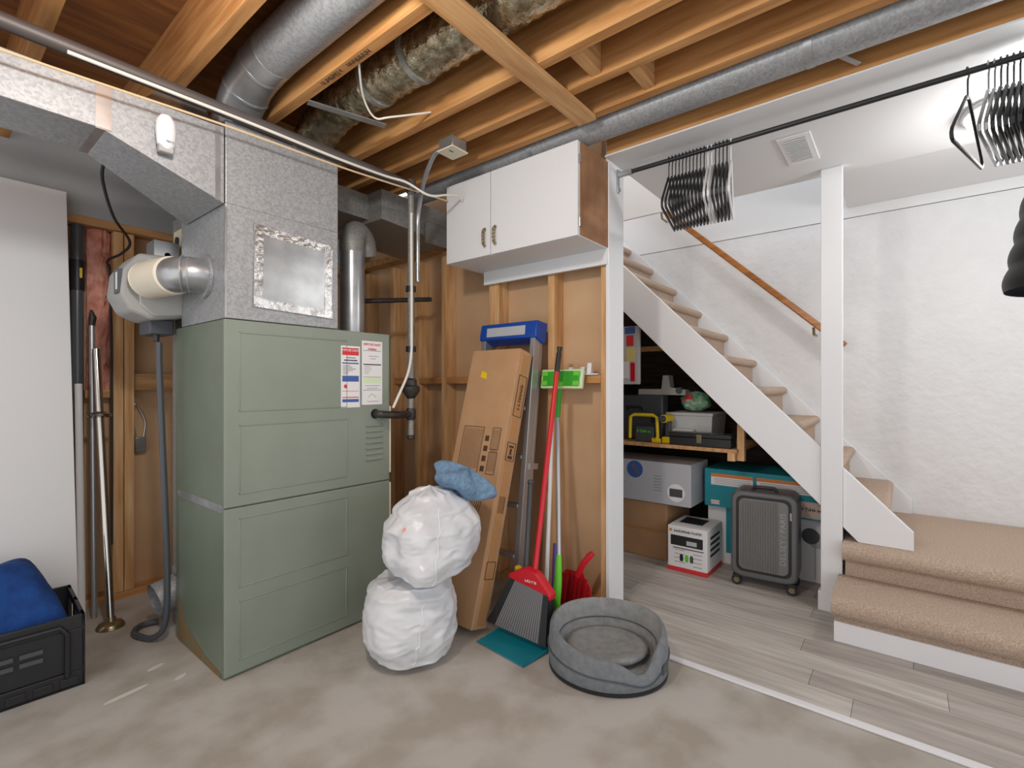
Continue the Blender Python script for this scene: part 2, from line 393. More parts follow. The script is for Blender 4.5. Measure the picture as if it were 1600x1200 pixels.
MB().lathe([(.001, 0), (.009, 0), (.009, .0006), (.001, .0006)], (cx - .026, -.0022, 1.118), 14, Matrix.Rotation(PI / 2, 3, 'X')).build('red_logo', 'redprint', s_)
s_, cx, W = sticker(.597, .712, 1.030, 1.335, 'white rounded service label with green stripe and house logo', '', '', '')
text('IMPORTANT', .0175, (cx, -.0034, 1.318), FY, 'redprint', s_)
strokes(4, .019, (cx, -.0034, 1.298), FY, 'redprint', s_)
MB().box(cx - .05, cx + .05, -.0028, -.0022, 1.220, 1.225).build('printed_band', 'inkblack', s_, smooth=False)
MB().box(cx - .05, cx + .05, -.0028, -.0022, 1.135, 1.158).build('green_band', 'limel', s_, smooth=False)
mm = MB()
for z, a, c in ((1.262, -.02, .035), (1.25, -.01, .02), (1.21, -.045, -.01), (1.2, -.045, -.005), (1.19, -.045, -.012), (1.18, -.045, -.02), (1.12, -.04, .042), (1.108, -.03, .03), (1.288, -.05, .05), (1.162, -.05, .05), (1.1, -.05, .05), (1.045, -.03, .035)):
    mm.box(cx + a, cx + c, -.0028, -.0022, z, z + .0016)
mm.build('printed_lines', 'ink', s_, smooth=False)
MB().tube([(cx - .022, -.0026, 1.066), (cx - .004, -.0026, 1.083), (cx + .004, -.0026, 1.078), (cx + .022, -.0026, 1.066)], .0012, 6).build('house_logo', 'lime', s_)

# ---- plenum on the furnace
pl = thing('supply_plenum', 'galvanised sheet metal plenum box above the furnace', 'duct', (.755, 2.0, 1.378))
MB().box(0, .47, 0, .47, 0, .752).build('box', 'galv', pl, smooth=False, bev=.003)
MB().box(.0, .47, -.0012, 0, .435, .438).build('cross_crease', 'galv_d', pl, smooth=False)
MB().prism([(.125, .075), (.435, .072), (.428, .335), (.122, .345)], 'y', -.004, -.0005).build('access_plate', 'galv_s', pl, smooth=False)
for q in ([(.105, .345), (.44, .33), (.44, .365), (.10, .385)], [(.1, .06), (.135, .06), (.140, .37), (.105, .38)], [(.40, .05), (.435, .05), (.44, .35), (.405, .355)], [(.10, .055), (.44, .042), (.44, .075), (.10, .09)]):
    tk = len([o for o in pl.children if o.name.startswith('foil_tape')])
    MB().prism(q, 'y', -.0055 - tk * .0006, -.0042).build('foil_tape', 'tape', pl, smooth=False)
MB().box(-.004, .004, -.004, .004, 0, .42).build('corner_seam', 'galv_s', pl, smooth=False)

# ---- trunk duct to the left
td = thing('trunk_duct', 'galvanised rectangular trunk duct running left from the plenum', 'duct', (.749, 2.0, 1.945))
MB().box(-2.0, -.36, 0, .245, 0, .14).build('straight_section', 'galv', td, smooth=False, bev=.002)
MB().add([(-.36, 0, 0), (0, 0, -.135), (0, 0, .15), (-.36, 0, .14), (-.36, .245, 0), (0, .40, -.135), (0, .40, .15), (-.36, .245, .14)],
         [(0, 1, 2, 3), (7, 6, 5, 4), (0, 4, 5, 1), (3, 2, 6, 7), (0, 3, 7, 4), (1, 5, 6, 2)]).build('sloped_section', 'galv', td, smooth=False)
MB().box(-.375, -.335, -.003, .0, -.002, .142).box(-.375, -.335, -.003, .248, -.004, -.0005).build('drive_cleat', 'galv_s', td, smooth=False)
MB().box(-.030, -.012, -.003, 0, -.13, .145).build('collar_seam', 'galv_s', td, smooth=False)
MB().prism([(-.27, .055), (-.235, .045), (-.09, .14), (-.06, .19), (-.10, .17), (-.2, .1)], 'z', 0, .0015).build('foil_label', 'tape', td).matrix_local = Matrix.Translation((0, 0, -.0385)) @ Matrix.Rotation(R(20.5), 4, 'Y')
se = thing('motion_sensor', 'small white sensor fixed to the trunk duct', 'sensor', (.556, 1.984, 1.99))
MB().lathe([(.012, -.06), (.026, -.045), (.03, 0), (.028, .035), (.016, .055), (.002, .06)], (0, -.012, 0), 20, None, 1, .8).build('housing', 'whitegloss', se)
MB().box(-.022, .022, -.022, .002, -.072, -.045).build('lens', 'hum', se, bev=.004)
strokes(4, .009, (.006, -.038, -.038), FY, 'inkblack', se)
# ---- corner duct on the right
rd = thing('branch_duct', 'dull galvanised branch duct box behind the gas pipe', 'duct', (1.60, 2.19, 2.02))
MB().add([(0, 0, 0), (.52, 0, -.03), (.52, .5, -.03), (0, .5, 0), (0, 0, .16), (.52, 0, .16), (.52, .5, .16), (0, .5, .16)], [(3, 2, 1, 0), (4, 5, 6, 7), (0, 1, 5, 4), (1, 2, 6, 5), (2, 3, 7, 6), (3, 0, 4, 7)]).build('box', 'galv_d', rd, smooth=False)
MB().box(0, .52, -.002, 0, .075, .079).box(.10, .104, -.002, 0, 0, .16).build('seam', 'galv', rd, smooth=False)
MB().box(-.37, 0, .12, .40, .02, .155).build('neck', 'galv_d', rd, smooth=False)
MB().box(.30, .52, -.012, -.002, -.06, .05).build('end_flange', 'galv_d', rd, smooth=False)
# ---- return duct and take-off
rt_ = thing('return_duct', 'vertical galvanised return duct beside the furnace', 'duct', (.79, 2.535, 0))
MB().box(0, .55, 0, .17, 0, 1.90).build('drop', 'galv_d', rt_, smooth=False, bev=.003)
MB().box(-.010, 0, .005, .03, .0, 1.36).build('corner_angle', 'galv_s', rt_, smooth=False)
MB().box(-.004, 0, .035, .165, .05, .27).build('takeoff_plate', 'galv', rt_, smooth=False)
MB().tube([(0, .10, .17), (-.09, .095, .15)], .078, 24, False).tube([(-.09, .095, .15), (-.0, .10, .17)], .073, 24, False).build('round_collar', 'galv', rt_)
MB().box(-.004, .0, .04, .14, 1.70, 1.84).build('knockout_plate', 'cream', rt_, smooth=False)
MB().cyl((-.012, .085, 1.79), (-.003, .085, 1.79), .018, 14).build('knockout', 'iron', rt_)
MB().box(-.006, .0, .0, .17, 1.36, 1.70).build('front_plate', 'galv_d', rt_, smooth=False)
# ---- humidifier
hu = thing('humidifier', 'grey whole-house humidifier hung on the return duct', 'humidifier', (.776, 2.50, 1.40))
MB().prism([(0, .02), (-.13, .0), (-.20, .03), (-.235, .10), (-.225, .20), (-.17, .275), (-.02, .285), (0, .28)], 'y', -.02, .20).build('body', 'hum', hu, bev=.012)
MB().prism([(0, .03), (-.12, .015), (-.17, .06), (-.18, .2), (-.14, .26), (0, .27)], 'y', -.0285, -.018).build('side_cover', 'hums', hu, bev=.006)
MB().box(-.2405, -.226, -.012, .045, .10, .20).build('dial_plate', 'dkgrey', hu, smooth=False)
MB().box(-.2415, -.2405, -.006, .018, .115, .185).build('dial_scale', 'paper', hu, smooth=False)
MB().box(-.12, -.03, .036, .19, -.055, .012).build('drain_tray', 'dkgrey', hu, bev=.006)
MB().cyl((-.09, .06, -.085), (-.09, .06, -.05), .012, 12).build('drain_spout', 'black', hu)
MB().box(-.10, -.006, .05, .16, .285, .36).build('solenoid_bracket', 'galv_s', hu, smooth=False)
MB().cyl((-.05, .10, .30), (-.05, .05, .30), .012, 10).build('water_fitting', 'brass', hu)
by = thing('bypass_duct', 'round bypass duct from plenum into the humidifier', 'duct', (.755, 2.20, 1.56))
MB().tube([(-.001, 0, 0), (-.045, 0, 0), (-.066, .01, 0), (-.08, .03, 0), (-.088, .06, 0)], .069, 28).build('metal_elbow', 'galv_s', by)
MB().tube([(-.001, 0, 0), (-.012, 0, 0)], .088, 28).build('collar', 'galv', by)
for a in (.05, .075): MB().tube([(-a, .004, 0), (-a - .004, .006, 0)], .0715, 28).build('crimp_ring', 'galv', by)
pts = []; rr = []
for k in range(26):
    t = k / 25; pts.append((-.088 - .035 * t, .06 + .192 * t, -.0)); rr.append(.072 + (.004 if k % 2 else 0))
MB().tube(pts, rr, 28).build('flex_hose', 'flexw', by, ang=80)
dh = [(.695, 2.555, 1.31), (.695, 2.55, 1.2), (.70, 2.53, .9), (.708, 2.51, .5), (.71, 2.50, .2), (.70, 2.51, .07), (.67, 2.56, .018), (.64, 2.64, .014), (.64, 2.70, .014), (.68, 2.745, .014), (.74, 2.73, .014)]
def smooth_path(p, n=6):
    p = [Vector(q) for q in p]; out = []
    for i in range(len(p) - 1):
        a = p[max(i - 1, 0)]; b_ = p[i]; c = p[i + 1]; d = p[min(i + 2, len(p) - 1)]
        for k in range(n):
            t = k / n; out.append(.5 * ((2 * b_) + (c - a) * t + (2 * a - 5 * b_ + 4 * c - d) * t * t + (3 * b_ - a - 3 * c + d) * t ** 3))
    return out + [p[-1]]
tag(MB().tube(smooth_path(dh), .0125, 10).build('drain_hose', 'dkgrey'), 'grey drain hose hanging from humidifier and looping on floor', 'hose')

# ---- flue
fp = thing('flue_pipe', 'galvanised round flue pipe rising from the furnace', 'pipe', (1.455, 2.24, 1.375))
MB().cyl((0, 0, 0), (0, 0, .46), .062, 24).build('riser', 'galv_s', fp)
MB().tube(smooth_path([(0, 0, .44), (0, 0, .50), (.03, .015, .55), (.09, .04, .53), (.12, .06, .46)], 5), .063, 24).build('elbow', 'galv_d', fp)
tag(MB().cyl((1.58, 2.45, 1.60), (2.05, 2.30, 1.66), .014, 12).build('cross_pipe', 'iron'), 'thin dark pipe running behind the gas line', 'pipe')
# ---- gas line: along the ceiling, down, and into the furnace
gp = thing('gas_pipe', 'dark steel gas pipe along the ceiling and down to the furnace', 'pipe', (1.632, 1.985, 0))
MB().cyl((-2.4, 0, 2.152), (.0, 0, 2.152), .024, 14).build('ceiling_run', 'pipe', gp)
MB().lathe([(.026, -.03), (.028, 0), (.026, .03)], (0, 0, 2.15), 14).build('elbow', 'pipe', gp)
MB().cyl((0, 0, 2.14), (0, 0, .86), .016, 14).build('drop', 'galv_d', gp)
MB().lathe([(.018, -.05), (.03, -.035), (.045, -.012), (.046, .01), (.03, .02), (.03, .045), (.018, .055)], (0, 0, 1.105), 16).build('shutoff_valve', 'iron', gp)
MB().lathe([(.02, -.03), (.025, -.02), (.025, .02), (.02, .03)], (0, 0, .975), 14).build('tee', 'iron', gp)
MB().lathe([(.014, 0), (.02, .004), (.02, .02), (.014, .024)], (0, 0, .845), 14).build('drip_cap', 'iron', gp)
MB().tube(smooth_path([(0, 0, .975), (-.07, -.02, .975), (-.13, -.036, .978), (-.182, -.038, .981), (-.206, -.024, .984), (-.208, .005, .985)], 4), .018, 12).build('branch', 'iron', gp)
for z in (1.62, 1.31): MB().cyl((0, 0, z - .014), (0, 0, z + .014), .026, 14).build('tape_wrap', 'black', gp)
for dx, pts in ((0, [(-.022, -.030, 2.0), (-.024, -.032, 1.9), (-.022, -.032, 1.65), (-.022, -.032, 1.4), (-.026, -.034, 1.28), (-.06, -.048, 1.18), (-.125, -.064, 1.08), (-.165, -.068, 1.014)]),):
    tag(MB().tube(smooth_path([(gp.location.x + a, gp.location.y + b_, c) for a, b_, c in pts]), .0065, 8).build('thermostat_wire', 'cable'), 'pale cable strapped to gas pipe and curving to furnace', 'cable')
# electrical box and conduit
eb = thing('junction_box', 'square metal electrical box with cream cover under joist', 'electrical box', (1.575, 1.62, 2.248))
MB().box(-.045, .045, -.045, .045, -.05, 0).build('box', 'galv_s', eb, bev=.003)
MB().box(-.05, .05, -.05, .05, -.056, -.0502).build('cover', 'cream', eb, smooth=False)
MB().box(-.03, -.005, -.012, -.006, -.0568, -.056).build('cover_slot', 'inkblack', eb, smooth=False)
cv = [(1.56, 1.668, 2.222), (1.56, 1.72, 2.215), (1.575, 1.78, 2.18), (1.605, 1.86, 2.12), (1.65, 1.94, 2.045), (1.666, 1.972, 1.98), (1.666, 1.972, 1.85), (1.666, 1.972, 1.66)]
pp = smooth_path(cv, 12)
tag(MB().tube(pp, [.0105 + (.0015 if i % 2 else 0) for i in range(len(pp))], 10).build('flexible_conduit', 'galv_s', ang=80), 'armoured flexible conduit curving down from electrical box', 'conduit')
# cables and string
tag(MB().tube(smooth_path([(.30, 1.950, 2.120), (.8, 1.948, 2.125), (1.2, 1.950, 2.125), (1.44, 1.945, 2.13), (1.53, 1.895, 2.115), (1.62, 1.835, 2.065), (1.72, 1.81, 2.09), (1.80, 1.81, 2.11), (1.84, 1.82, 2.10)]), .006, 8).build('white_cable', 'cable'), 'white cable sagging along the steel ceiling pipe', 'cable')
tag(MB().tube(smooth_path([(-.6, 1.93, 2.02), (.16, 1.93, 2.042), (.72, 1.93, 2.07), (1.25, 1.93, 2.085), (1.84, 1.935, 2.125)]), .0042, 8).build('string_line', 'string'), 'tan string stretched in front of the ducts', 'string')
tag(MB().tube(smooth_path([(.47, 2.36, 1.98), (.48, 2.45, 1.93), (.55, 2.62, 1.84), (.66, 2.85, 1.80), (.66, 3.0, 1.77), (.635, 3.14, 1.75), (.655, 3.185, 1.68), (.662, 3.19, 1.2), (.662, 3.19, .3)]), .006, 8).build('black_cable', 'black'), 'black cable hanging below duct and down beside the stud', 'cable')
tag(MB().bar((.99, 1.83, 2.238), (1.29, 1.74, 2.238), .035, .004, (0, 0, 1)).build('metal_strap', 'galv_s'), 'flat galvanised strap nailed under two joists', 'strap')
tag(MB().tube(smooth_path([(1.0, 1.5, 2.26), (1.10, 1.62, 2.23), (1.18, 1.66, 2.20), (1.23, 1.62, 2.21), (1.38, 1.55, 2.27)]), .004, 6).build('loose_wire', 'cable'), 'thin white wire dangling in front of foil duct', 'wire')
# round ducts at the ceiling
ra = thing('round_duct', 'galvanised round duct bending down onto the plenum', 'duct', (.845, 1.2, 2.34))
MB().cyl((0, -1.2, 0), (0, .62, 0), .082, 28).build('straight_pipe', 'galv', ra)
MB().tube([(0, .60, 0), (0, .70, -.006), (0, .80, -.03), (0, .88, -.075), (0, .93, -.13), (0, .95, -.17), (0, .95, -.198)], .084, 28).build('elbow', 'galv_s', ra)
for p0, p1 in (((0, .695, -.005), (0, .707, -.008)), ((0, .835, -.05), (0, .843, -.055)), ((0, .915, -.115), (0, .921, -.123))): MB().cyl(p0, p1, .0865, 28).build('gore_seam', 'galv_s', ra)
fd = thing('foil_duct', 'insulated duct wrapped in crinkled gold silver foil', 'duct', (1.20, 1.2, 2.36))
def foil_fn(u, v):
    y = -1.0 + 2.0 * v / 60; q = 2 * PI * u / 28; dz = 0 if y < .7 else -(y - .7) ** 2 * 1.3
    r = .088 + .006 * math.sin(v * 2.3 + u * 1.7) + .004 * random.random()
    return (r * math.cos(q), y, r * math.sin(q) + dz)
MB().grid(foil_fn, 28, 61, True).build('foil_wrap', 'foil', fd, ang=60)
for y in (-.1, .22, .47): MB().tube([(0, y - .012, 0), (0, y + .012, 0)], .0975, 28).build('strap_band', 'galv_d', fd)
rl = thing('long_round_duct', 'long round duct along the wooden beam above cabinet', 'duct', (1.93, 0, 2.285))
MB().cyl((0, -2, 0), (0, 2.3, 0), .072, 28).build('pipe', 'galv', rl)
for y in (-.6, .25, 1.4): MB().cyl((0, y - .012, 0), (0, y + .012, 0), .0745, 28).build('joint_band', 'galv_s', rl)
MB().bar((-.11, .30, .0), (.12, .12, -.06), .02, .003).build('hanger_strap', 'galv_s', rl)
tag(MB().add([(.50, 2.06, 2.10), (.725, 2.04, 2.10), (.735, 2.16, 2.24), (.60, 2.18, 2.24), (.50, 2.06, 2.102), (.725, 2.04, 2.102), (.735, 2.16, 2.242), (.60, 2.18, 2.242)], [(0, 1, 2, 3), (7, 6, 5, 4), (0, 4, 5, 1), (1, 5, 6, 2), (2, 6, 7, 3), (3, 7, 4, 0)]).build('bent_sheet', 'galv_s', smooth=False), 'bent shiny sheet metal piece above the trunk duct', 'sheet metal')

# ================= LEFT CORNER THINGS =================
wd = thing('white_board', 'tall plain white board leaning against the left wall', 'board', (.48, 2.86, 0), (R(-7.6), 0, 0))
MB().box(-1.0, 0, 0, .035, 0, 2.07).build('slab', 'white', wd, smooth=False, bev=.002)
ap = thing('drain_stack', 'dark grey plastic drain pipe against the left studs', 'pipe', (.535, 3.235, 0))
MB().cyl((0, 0, 0), (0, 0, 1.93), .026, 20).build('pipe', 'abs', ap)
MB().cyl((0, 0, 1.60), (0, 0, 1.75), .031, 20).build('coupling', 'black', ap)
MB().box(.004, .014, -.034, -.0300, 1.66, 1.71).build('yellow_tag', 'yellow', ap)
def ins(u, v):
    return (.574 + .096 * u / 14, 3.262 - .03 * math.sin(PI * u / 14) - .02 * random.random(), 1.06 + .865 * v / 40)
tag(MB().grid(ins, 15, 41).add([(.574, 3.285, 1.06), (.67, 3.285, 1.06), (.67, 3.285, 1.925), (.574, 3.285, 1.925)], [(0, 1, 2, 3)]).build('insulation_batt', 'insul', ang=180), 'pink fibreglass insulation stuffed between the left studs', 'insulation')
tag(MB().cyl((.522, 3.05, .0), (.522, 3.13, 1.13), .015, 14).build('white_pole', 'whitegloss'), 'white plastic pole leaning beside the drain pipe', 'pole')
cp = thing('chrome_pole', 'shiny chrome pole standing on a round flanged base', 'pole', (.592, 2.87, 0))
MB().cyl((0, 0, .02), (-.01, .22, 1.30), .0165, 16).build('tube', 'chrome', cp)
MB().lathe([(.055, 0), (.055, .006), (.045, .022), (.022, .032), (.018, .05)], (0, 0, 0), 24).build('base_flange', 'brass', cp)
c2 = thing('curtain_rod', 'thin metal rod with dark tip leaning against the studs', 'rod', (.567, 3.05, 0))
MB().cyl((0, 0, .0), (.01, .105, 1.42), .012, 14).build('tube', 'alu', c2)
MB().lathe([(.017, 0), (.042, .004), (.048, .014), (.03, .026), (.018, .03)], (-.0075, .163, .965), 22, Matrix.Rotation(R(-10), 3, 'X')).build('sliding_flange', 'chrome', cp)
MB().tube([(.01, .105, 1.42), (.014, .107, 1.46), (.008, .108, 1.50)], [.012, .016, .005], 10).build('finial', 'iron', c2)
lk = thing('wire_loop_box', 'small metal box hanging from a wire loop on left wall', 'electrical box', (.80, 3.27, .80))
MB().box(-.025, .025, -.02, .02, -.04, .04).build('box', 'galv_s', lk, bev=.003)
MB().tube(smooth_path([(-.018, 0, .04), (-.03, 0, .14), (-.02, 0, .22), (.0, 0, .19), (.025, 0, .12), (.018, 0, .04)]), .005, 8).build('loop', 'galv_s', lk)
cr = thing('storage_crate', 'black folding plastic crate holding blue cloth', 'crate', (.42, 2.40, 0), (0, 0, R(-3)))
W_, D_, H_ = .62, .40, .265
m_ = MB().box(-W_, 0, 0, D_, 0, .012)
m_.build('bottom', 'black', cr)
MB().box(-W_, 0, 0, .012, .0, .06).box(-W_, 0, 0, .012, H_ - .05, H_).box(-.05, 0, 0, .012, .06, H_ - .05).box(-W_, -W_ + .05, 0, .012, .06, H_ - .05).box(-W_ + .05, -.05, .006, .012, .06, H_ - .05).build('front_wall', 'black', cr, bev=.003)
for a in (-.29, -.58):
    MB().tube([(a, -.004, .05), (a, -.004, H_ - .06), (a + .03, -.004, H_ - .03), (a + .22, -.004, H_ - .03), (a + .24, -.004, H_ - .06), (a + .24, -.004, .05)], .009, 8).build('raised_rib', 'black', cr)
    for k in range(4): MB().box(a + .04 + (k % 2) * .075, a + .10 + (k % 2) * .075, -.002, .004, H_ - .105 - (k // 2) * .03, H_ - .09 - (k // 2) * .03).build('vent_slot', 'dkgrey', cr)
for k in range(8): MB().box(-.07 - k * .07, -.02 - k * .07, -.006, 0, .012, .042).build('foot_rib', 'black', cr, bev=.002)
for x0 in (-.012, -W_): MB().box(x0, x0 + .012, 0, D_, 0, .1).box(x0, x0 + .012, 0, D_, H_ - .03, H_).box(x0, x0 + .012, 0, .05, .1, H_).box(x0, x0 + .012, D_ - .05, D_, .1, H_).box(x0, x0 + .012, D_ / 2 - .02, D_ / 2 + .02, .1, H_).build('end_wall', 'black', cr, bev=.002)
MB().box(-W_, 0, D_ - .012, D_, 0, H_).build('rear_wall', 'black', cr, bev=.002)
def cl(u, v):
    a = u / 20; b_ = v / 16
    xx = .395 - .55 * a; yy = 2.462 + .30 * b_
    h = .262 + .17 * math.sin(min(1, b_ * 1.25) * PI * .62) * (1 - .35 * max(0, a - .3)) * min(1, a / .16) + .012 * math.sin(a * 14 + b_ * 5)
    if a == 0 or b_ == 0: h = .21
    return (xx, yy, h)
bc = MB().grid(cl, 21, 17).build('blue_cloth', 'blue', ang=180, sub=1); tag(bc, 'royal blue cloth heaped in the black crate', 'cloth')
q = bc.modifiers.new('solid', 'SOLIDIFY'); q.thickness = .012

# ================= THINGS ALONG THE STUD WALL =================
# wall cabinet
ca = thing('wall_cabinet', 'white two-door wall cabinet with brass pulls', 'cabinet', (1.85, 1.12, 1.785))
MB().box(.018, .30, 0, .83, 0, .42).build('carcass', 'white', ca, smooth=False)
MB().box(.02, .299, -.002, 0, .004, .42).build('raw_side', mat('raw_chipboard', (166, 122, 86), (150, 106, 72), .7, scale=14), ca, smooth=False)
for y0, y1, hy in ((.0, .508, .475), (.513, .83, .545)):
    d = MB().box(0, .017, y0, y1, .0, .42).build('door', 'white', ca, smooth=False, bev=.002)
    MB().tube(smooth_path([(-.002, hy, .045), (-.018, hy, .06), (-.02, hy, .09), (-.018, hy, .12), (-.002, hy, .135)]), [.006 if i % 3 else .008 for i in range(25)], 8).build('handle', 'brass', d)
for z in (.06, .34): MB().cyl((.012, -.004, z - .02), (.012, -.004, z + .02), .005, 8).build('hinge', 'galv_s', ca)
MB().box(.27, .29, .0, .80, -.075, -.0).build('mounting_rail', 'white', ca, smooth=False)
# long cardboard carton, leaning
lb = thing('long_carton', 'tall brown cardboard carton leaning on the stud wall', 'box', (1.56, 1.495, 0), (0, R(15.6), 0))
BL, BW, BT = 1.36, .325, .105
MB().box(0, BT, 0, BW, .034, BL).build('carton_body', 'cardboard', lb, smooth=False, bev=.004)
MB().box(BT * .3, BT * .7, -.0012, -.0002, .05, BL - .02).build('tape_strip', 'cardtape', lb, smooth=False)
def frame(m__, y0, y1, z0, z1, t=.003, x=-.0008, sidex=None):
    if sidex is None:
        for q in ((y0, y1, z0, z0 + t), (y0, y1, z1 - t, z1), (y0, y0 + t, z0, z1), (y1 - t, y1, z0, z1)): m__.box(x - .0006, x, q[0], q[1], q[2], q[3])
    else:
        for q in ((y0, y1, z0, z0 + t), (y0, y1, z1 - t, z1), (y0, y0 + t, z0, z1), (y1 - t, y1, z0, z1)): m__.box(q[0], q[1], -.0022, -.0014, q[2], q[3])
pr = MB(); frame(pr, .14, .28, .72, .95); frame(pr, .03, .085, .72, .83); frame(pr, .03, .085, .84, .95)
for k in range(12): pr.box(-.0014, -.0008, .15 + k * .0105, .152 + k * .0105, .74, .94)
for k in range(5): pr.box(-.0014, -.0008, .038 + k * .009, .040 + k * .009, .735, .94)
for k in range(4): pr.box(-.0014, -.0008, .10, .125, .73 + k * .05, .757 + k * .05)
pr.build('printed_panel', 'ink', lb, smooth=False)
pg = MB()
for k in range(8): pg.bar((-.001, .07 + k * .012, .66 - k * .012), (-.001, .085 + k * .014, .54 + k * .004), .003, .001, (1, 0, 0))
pg.build('printed_drawing', 'ink', lb, smooth=False)
pr = MB(); frame(pr, .025, .09, 1.02, 1.23, sidex=1); frame(pr, .025, .09, .80, .89, sidex=1); frame(pr, .025, .09, .25, .33, sidex=1)
pr.box(.04, .075, -.0022, -.0014, .81, .825); pr.box(.05, .065, -.0022, -.0014, .83, .86); pr.box(.04, .075, -.0022, -.0014, .865, .875)
for k in range(5): pr.box(.035 + k * .01, .038 + k * .01, -.0022, -.0014, .55, .63)
pr.build('printed_marks', 'ink', lb, smooth=False)
strokes(7, .032, (.058, -.0024, 1.125), face((0, 0, 1), (-1, 0, 0)), 'ink', lb)
MB().prism([(.19, 1.20), (.235, 1.21), (.232, 1.245), (.195, 1.232)], 'x', -.0016, -.0004).build('yellow_sticker', 'yellow', lb)
# step ladder
la = thing('step_ladder', 'folded aluminium step ladder with blue plastic top', 'ladder', (1.895, 1.50, 0), (0, R(7.0), 0))
for y in (.0, .345):
    MB().box(-.01, .042, y, y + .03, .0, 1.40).build('front_rail', 'alu', la, bev=.002)
    MB().box(.05, .07, y + .005, y + .025, .03, 1.38).build('rear_rail', 'alu', la, bev=.002)
    MB().box(-.006, .036, y - .005, y + .035, 0, .04).build('foot_pad', 'black', la)
for z in (.25, .50, .75, 1.0, 1.22): MB().box(-.014, .045, .03, .345, z, z + .02).build('step', 'alu', la, bev=.003)
MB().prism([(-.02, 1.385), (-.02, 1.42), (-.012, 1.475), (.078, 1.475), (.078, 1.37), (.05, 1.36)], 'y', -.012, .385).build('blue_top', 'ladderblue', la, bev=.006)
MB().box(-.0222, -.0202, .06, .33, 1.40, 1.45).build('top_label', 'greyprint', la)
MB().box(.02, .09, -.006, .0, .70, .73).build('spreader', 'galv_s', la)
# broom
br = thing('angle_broom', 'red-handled broom with grey angled bristles', 'broom', (1.735, 1.285, 0))
MB().cyl((.02, .0, .27), (.30, .065, 1.20), .0125, 14).build('handle', 'red', br)
MB().cyl((.297, .064, 1.19), (.326, .070, 1.285), .0135, 14).build('grip', 'black', br)
MB().cyl((.326, .070, 1.285), (.335, .0715, 1.315), .010, 14, .014).build('hang_tip', 'black', br)
MB().add([(-.02, -.11, .20), (.03, -.11, .20), (.03, .12, .24), (-.02, .12, .24), (-.012, -.03, .30), (.03, -.03, .30), (.03, .035, .31), (-.012, .035, .31), (-.02, -.11, .225), (.03, -.11, .225), (.03, .12, .265), (-.02, .12, .265)],
         [(3, 2, 1, 0), (0, 1, 9, 8), (2, 3, 11, 10), (1, 2, 10, 9), (3, 0, 8, 11), (8, 9, 5, 4), (9, 10, 6, 5), (10, 11, 7, 6), (11, 8, 4, 7), (4, 5, 6, 7)]).build('head', 'red', br, bev=.006)
strokes(5, .02, (-.022, -.01, .262), FX, 'paper', br)
for k in range(52):
    a = k / 51; y0 = -.10 + .21 * a; y1 = -.125 + .325 * a
    MB().bar((0, y0, .215 + .03 * a), (-.055, y1, .03 + .012 * a), .0052, .045, (1, 0, 0)).build('bristle_tuft', 'black' if k < 6 or k > 43 else ('bristle' if k % 2 else 'bristle2'), br, smooth=False)
# teal dustpan with dark handle
tp = thing('teal_dustpan', 'teal dustpan lying under the broom with black handle', 'dustpan', (1.655, 1.305, 0), (0, 0, R(-6)))
MB().prism([(-.11, .004), (.07, .004), (.10, .05), (.10, .056), (.06, .012), (-.11, .009)], 'y', -.135, .135).build('pan', 'teal', tp)
for y in (-.141, .135): MB().prism([(-.11, .004), (.10, .004), (.10, .055), (.05, .020)], 'y', y, y + .006).build('side_wall', 'teal', tp)
MB().cyl((.10, .06, .05), (.27, .17, .63), .012, 12).build('handle', 'dkgrey', tp)
MB().lathe([(.012, -.012), (.017, 0), (.012, .012)], (.275, .173, .64), 14).build('handle_end', 'dkgrey', tp)
# sweeper mop, head up
mo = thing('flat_mop', 'upside-down flat sweeper mop with bright green head', 'mop', (1.87, 1.245, 0))
MB().tube(smooth_path([(0, 0, .0), (.01, .005, .12), (.03, .01, .22), (.045, .015, .33)]), [.012 + .007 * math.sin(i / 18 * PI) for i in range(19)], 12).build('grip', 'lime', mo)
MB().cyl((.045, .015, .32), (.20, .125, .98), .011, 12).build('pole', 'alu', mo)
MB().cyl((.195, .122, .96), (.215, .122, 1.10), .0125, 12).build('neck', 'limed', mo)
hd = MB().box(-.012, .012, -.125, .125, -.05, .05).build('head_pad', 'limel', mo, bev=.006); hd.location = (.238, .122, 1.155); hd.rotation_euler = (0, R(10), 0)
h2 = MB().box(-.020, -.0125, -.11, .11, -.038, .038).build('head_plate', 'limed', mo, bev=.004); h2.location = hd.location; h2.rotation_euler = hd.rotation_euler
for y in (-.095, .095):
    for z in (-.025, .025):
        c_ = MB().box(-.024, -.0202, y - .018, y + .018, z - .012, z + .012).build('grip_pad', 'lime', mo, bev=.003); c_.location = hd.location; c_.rotation_euler = hd.rotation_euler
MB().lathe([(.018, -.012), (.022, 0), (.018, .012)], (.214, .122, 1.13), 14).build('swivel', 'lime', mo)
tag(MB().tube([(1.90, 1.285, .0), (1.99, 1.33, .35)], [.014, .011], 12).build('purple_pole', 'purple'), 'short purple handle standing between the brooms', 'handle')
tag(MB().cyl((1.88, 1.315, 0), (2.10, 1.42, 1.0), .010, 12).build('white_stick', 'whitegloss'), 'thin white pole behind the red broom handle', 'pole')
tag(MB().box(1.82, 1.85, 1.425, 1.455, 0, .26).build('yellow_bottle', 'yellow', bev=.01), 'yellow container half hidden behind the broom', 'container')
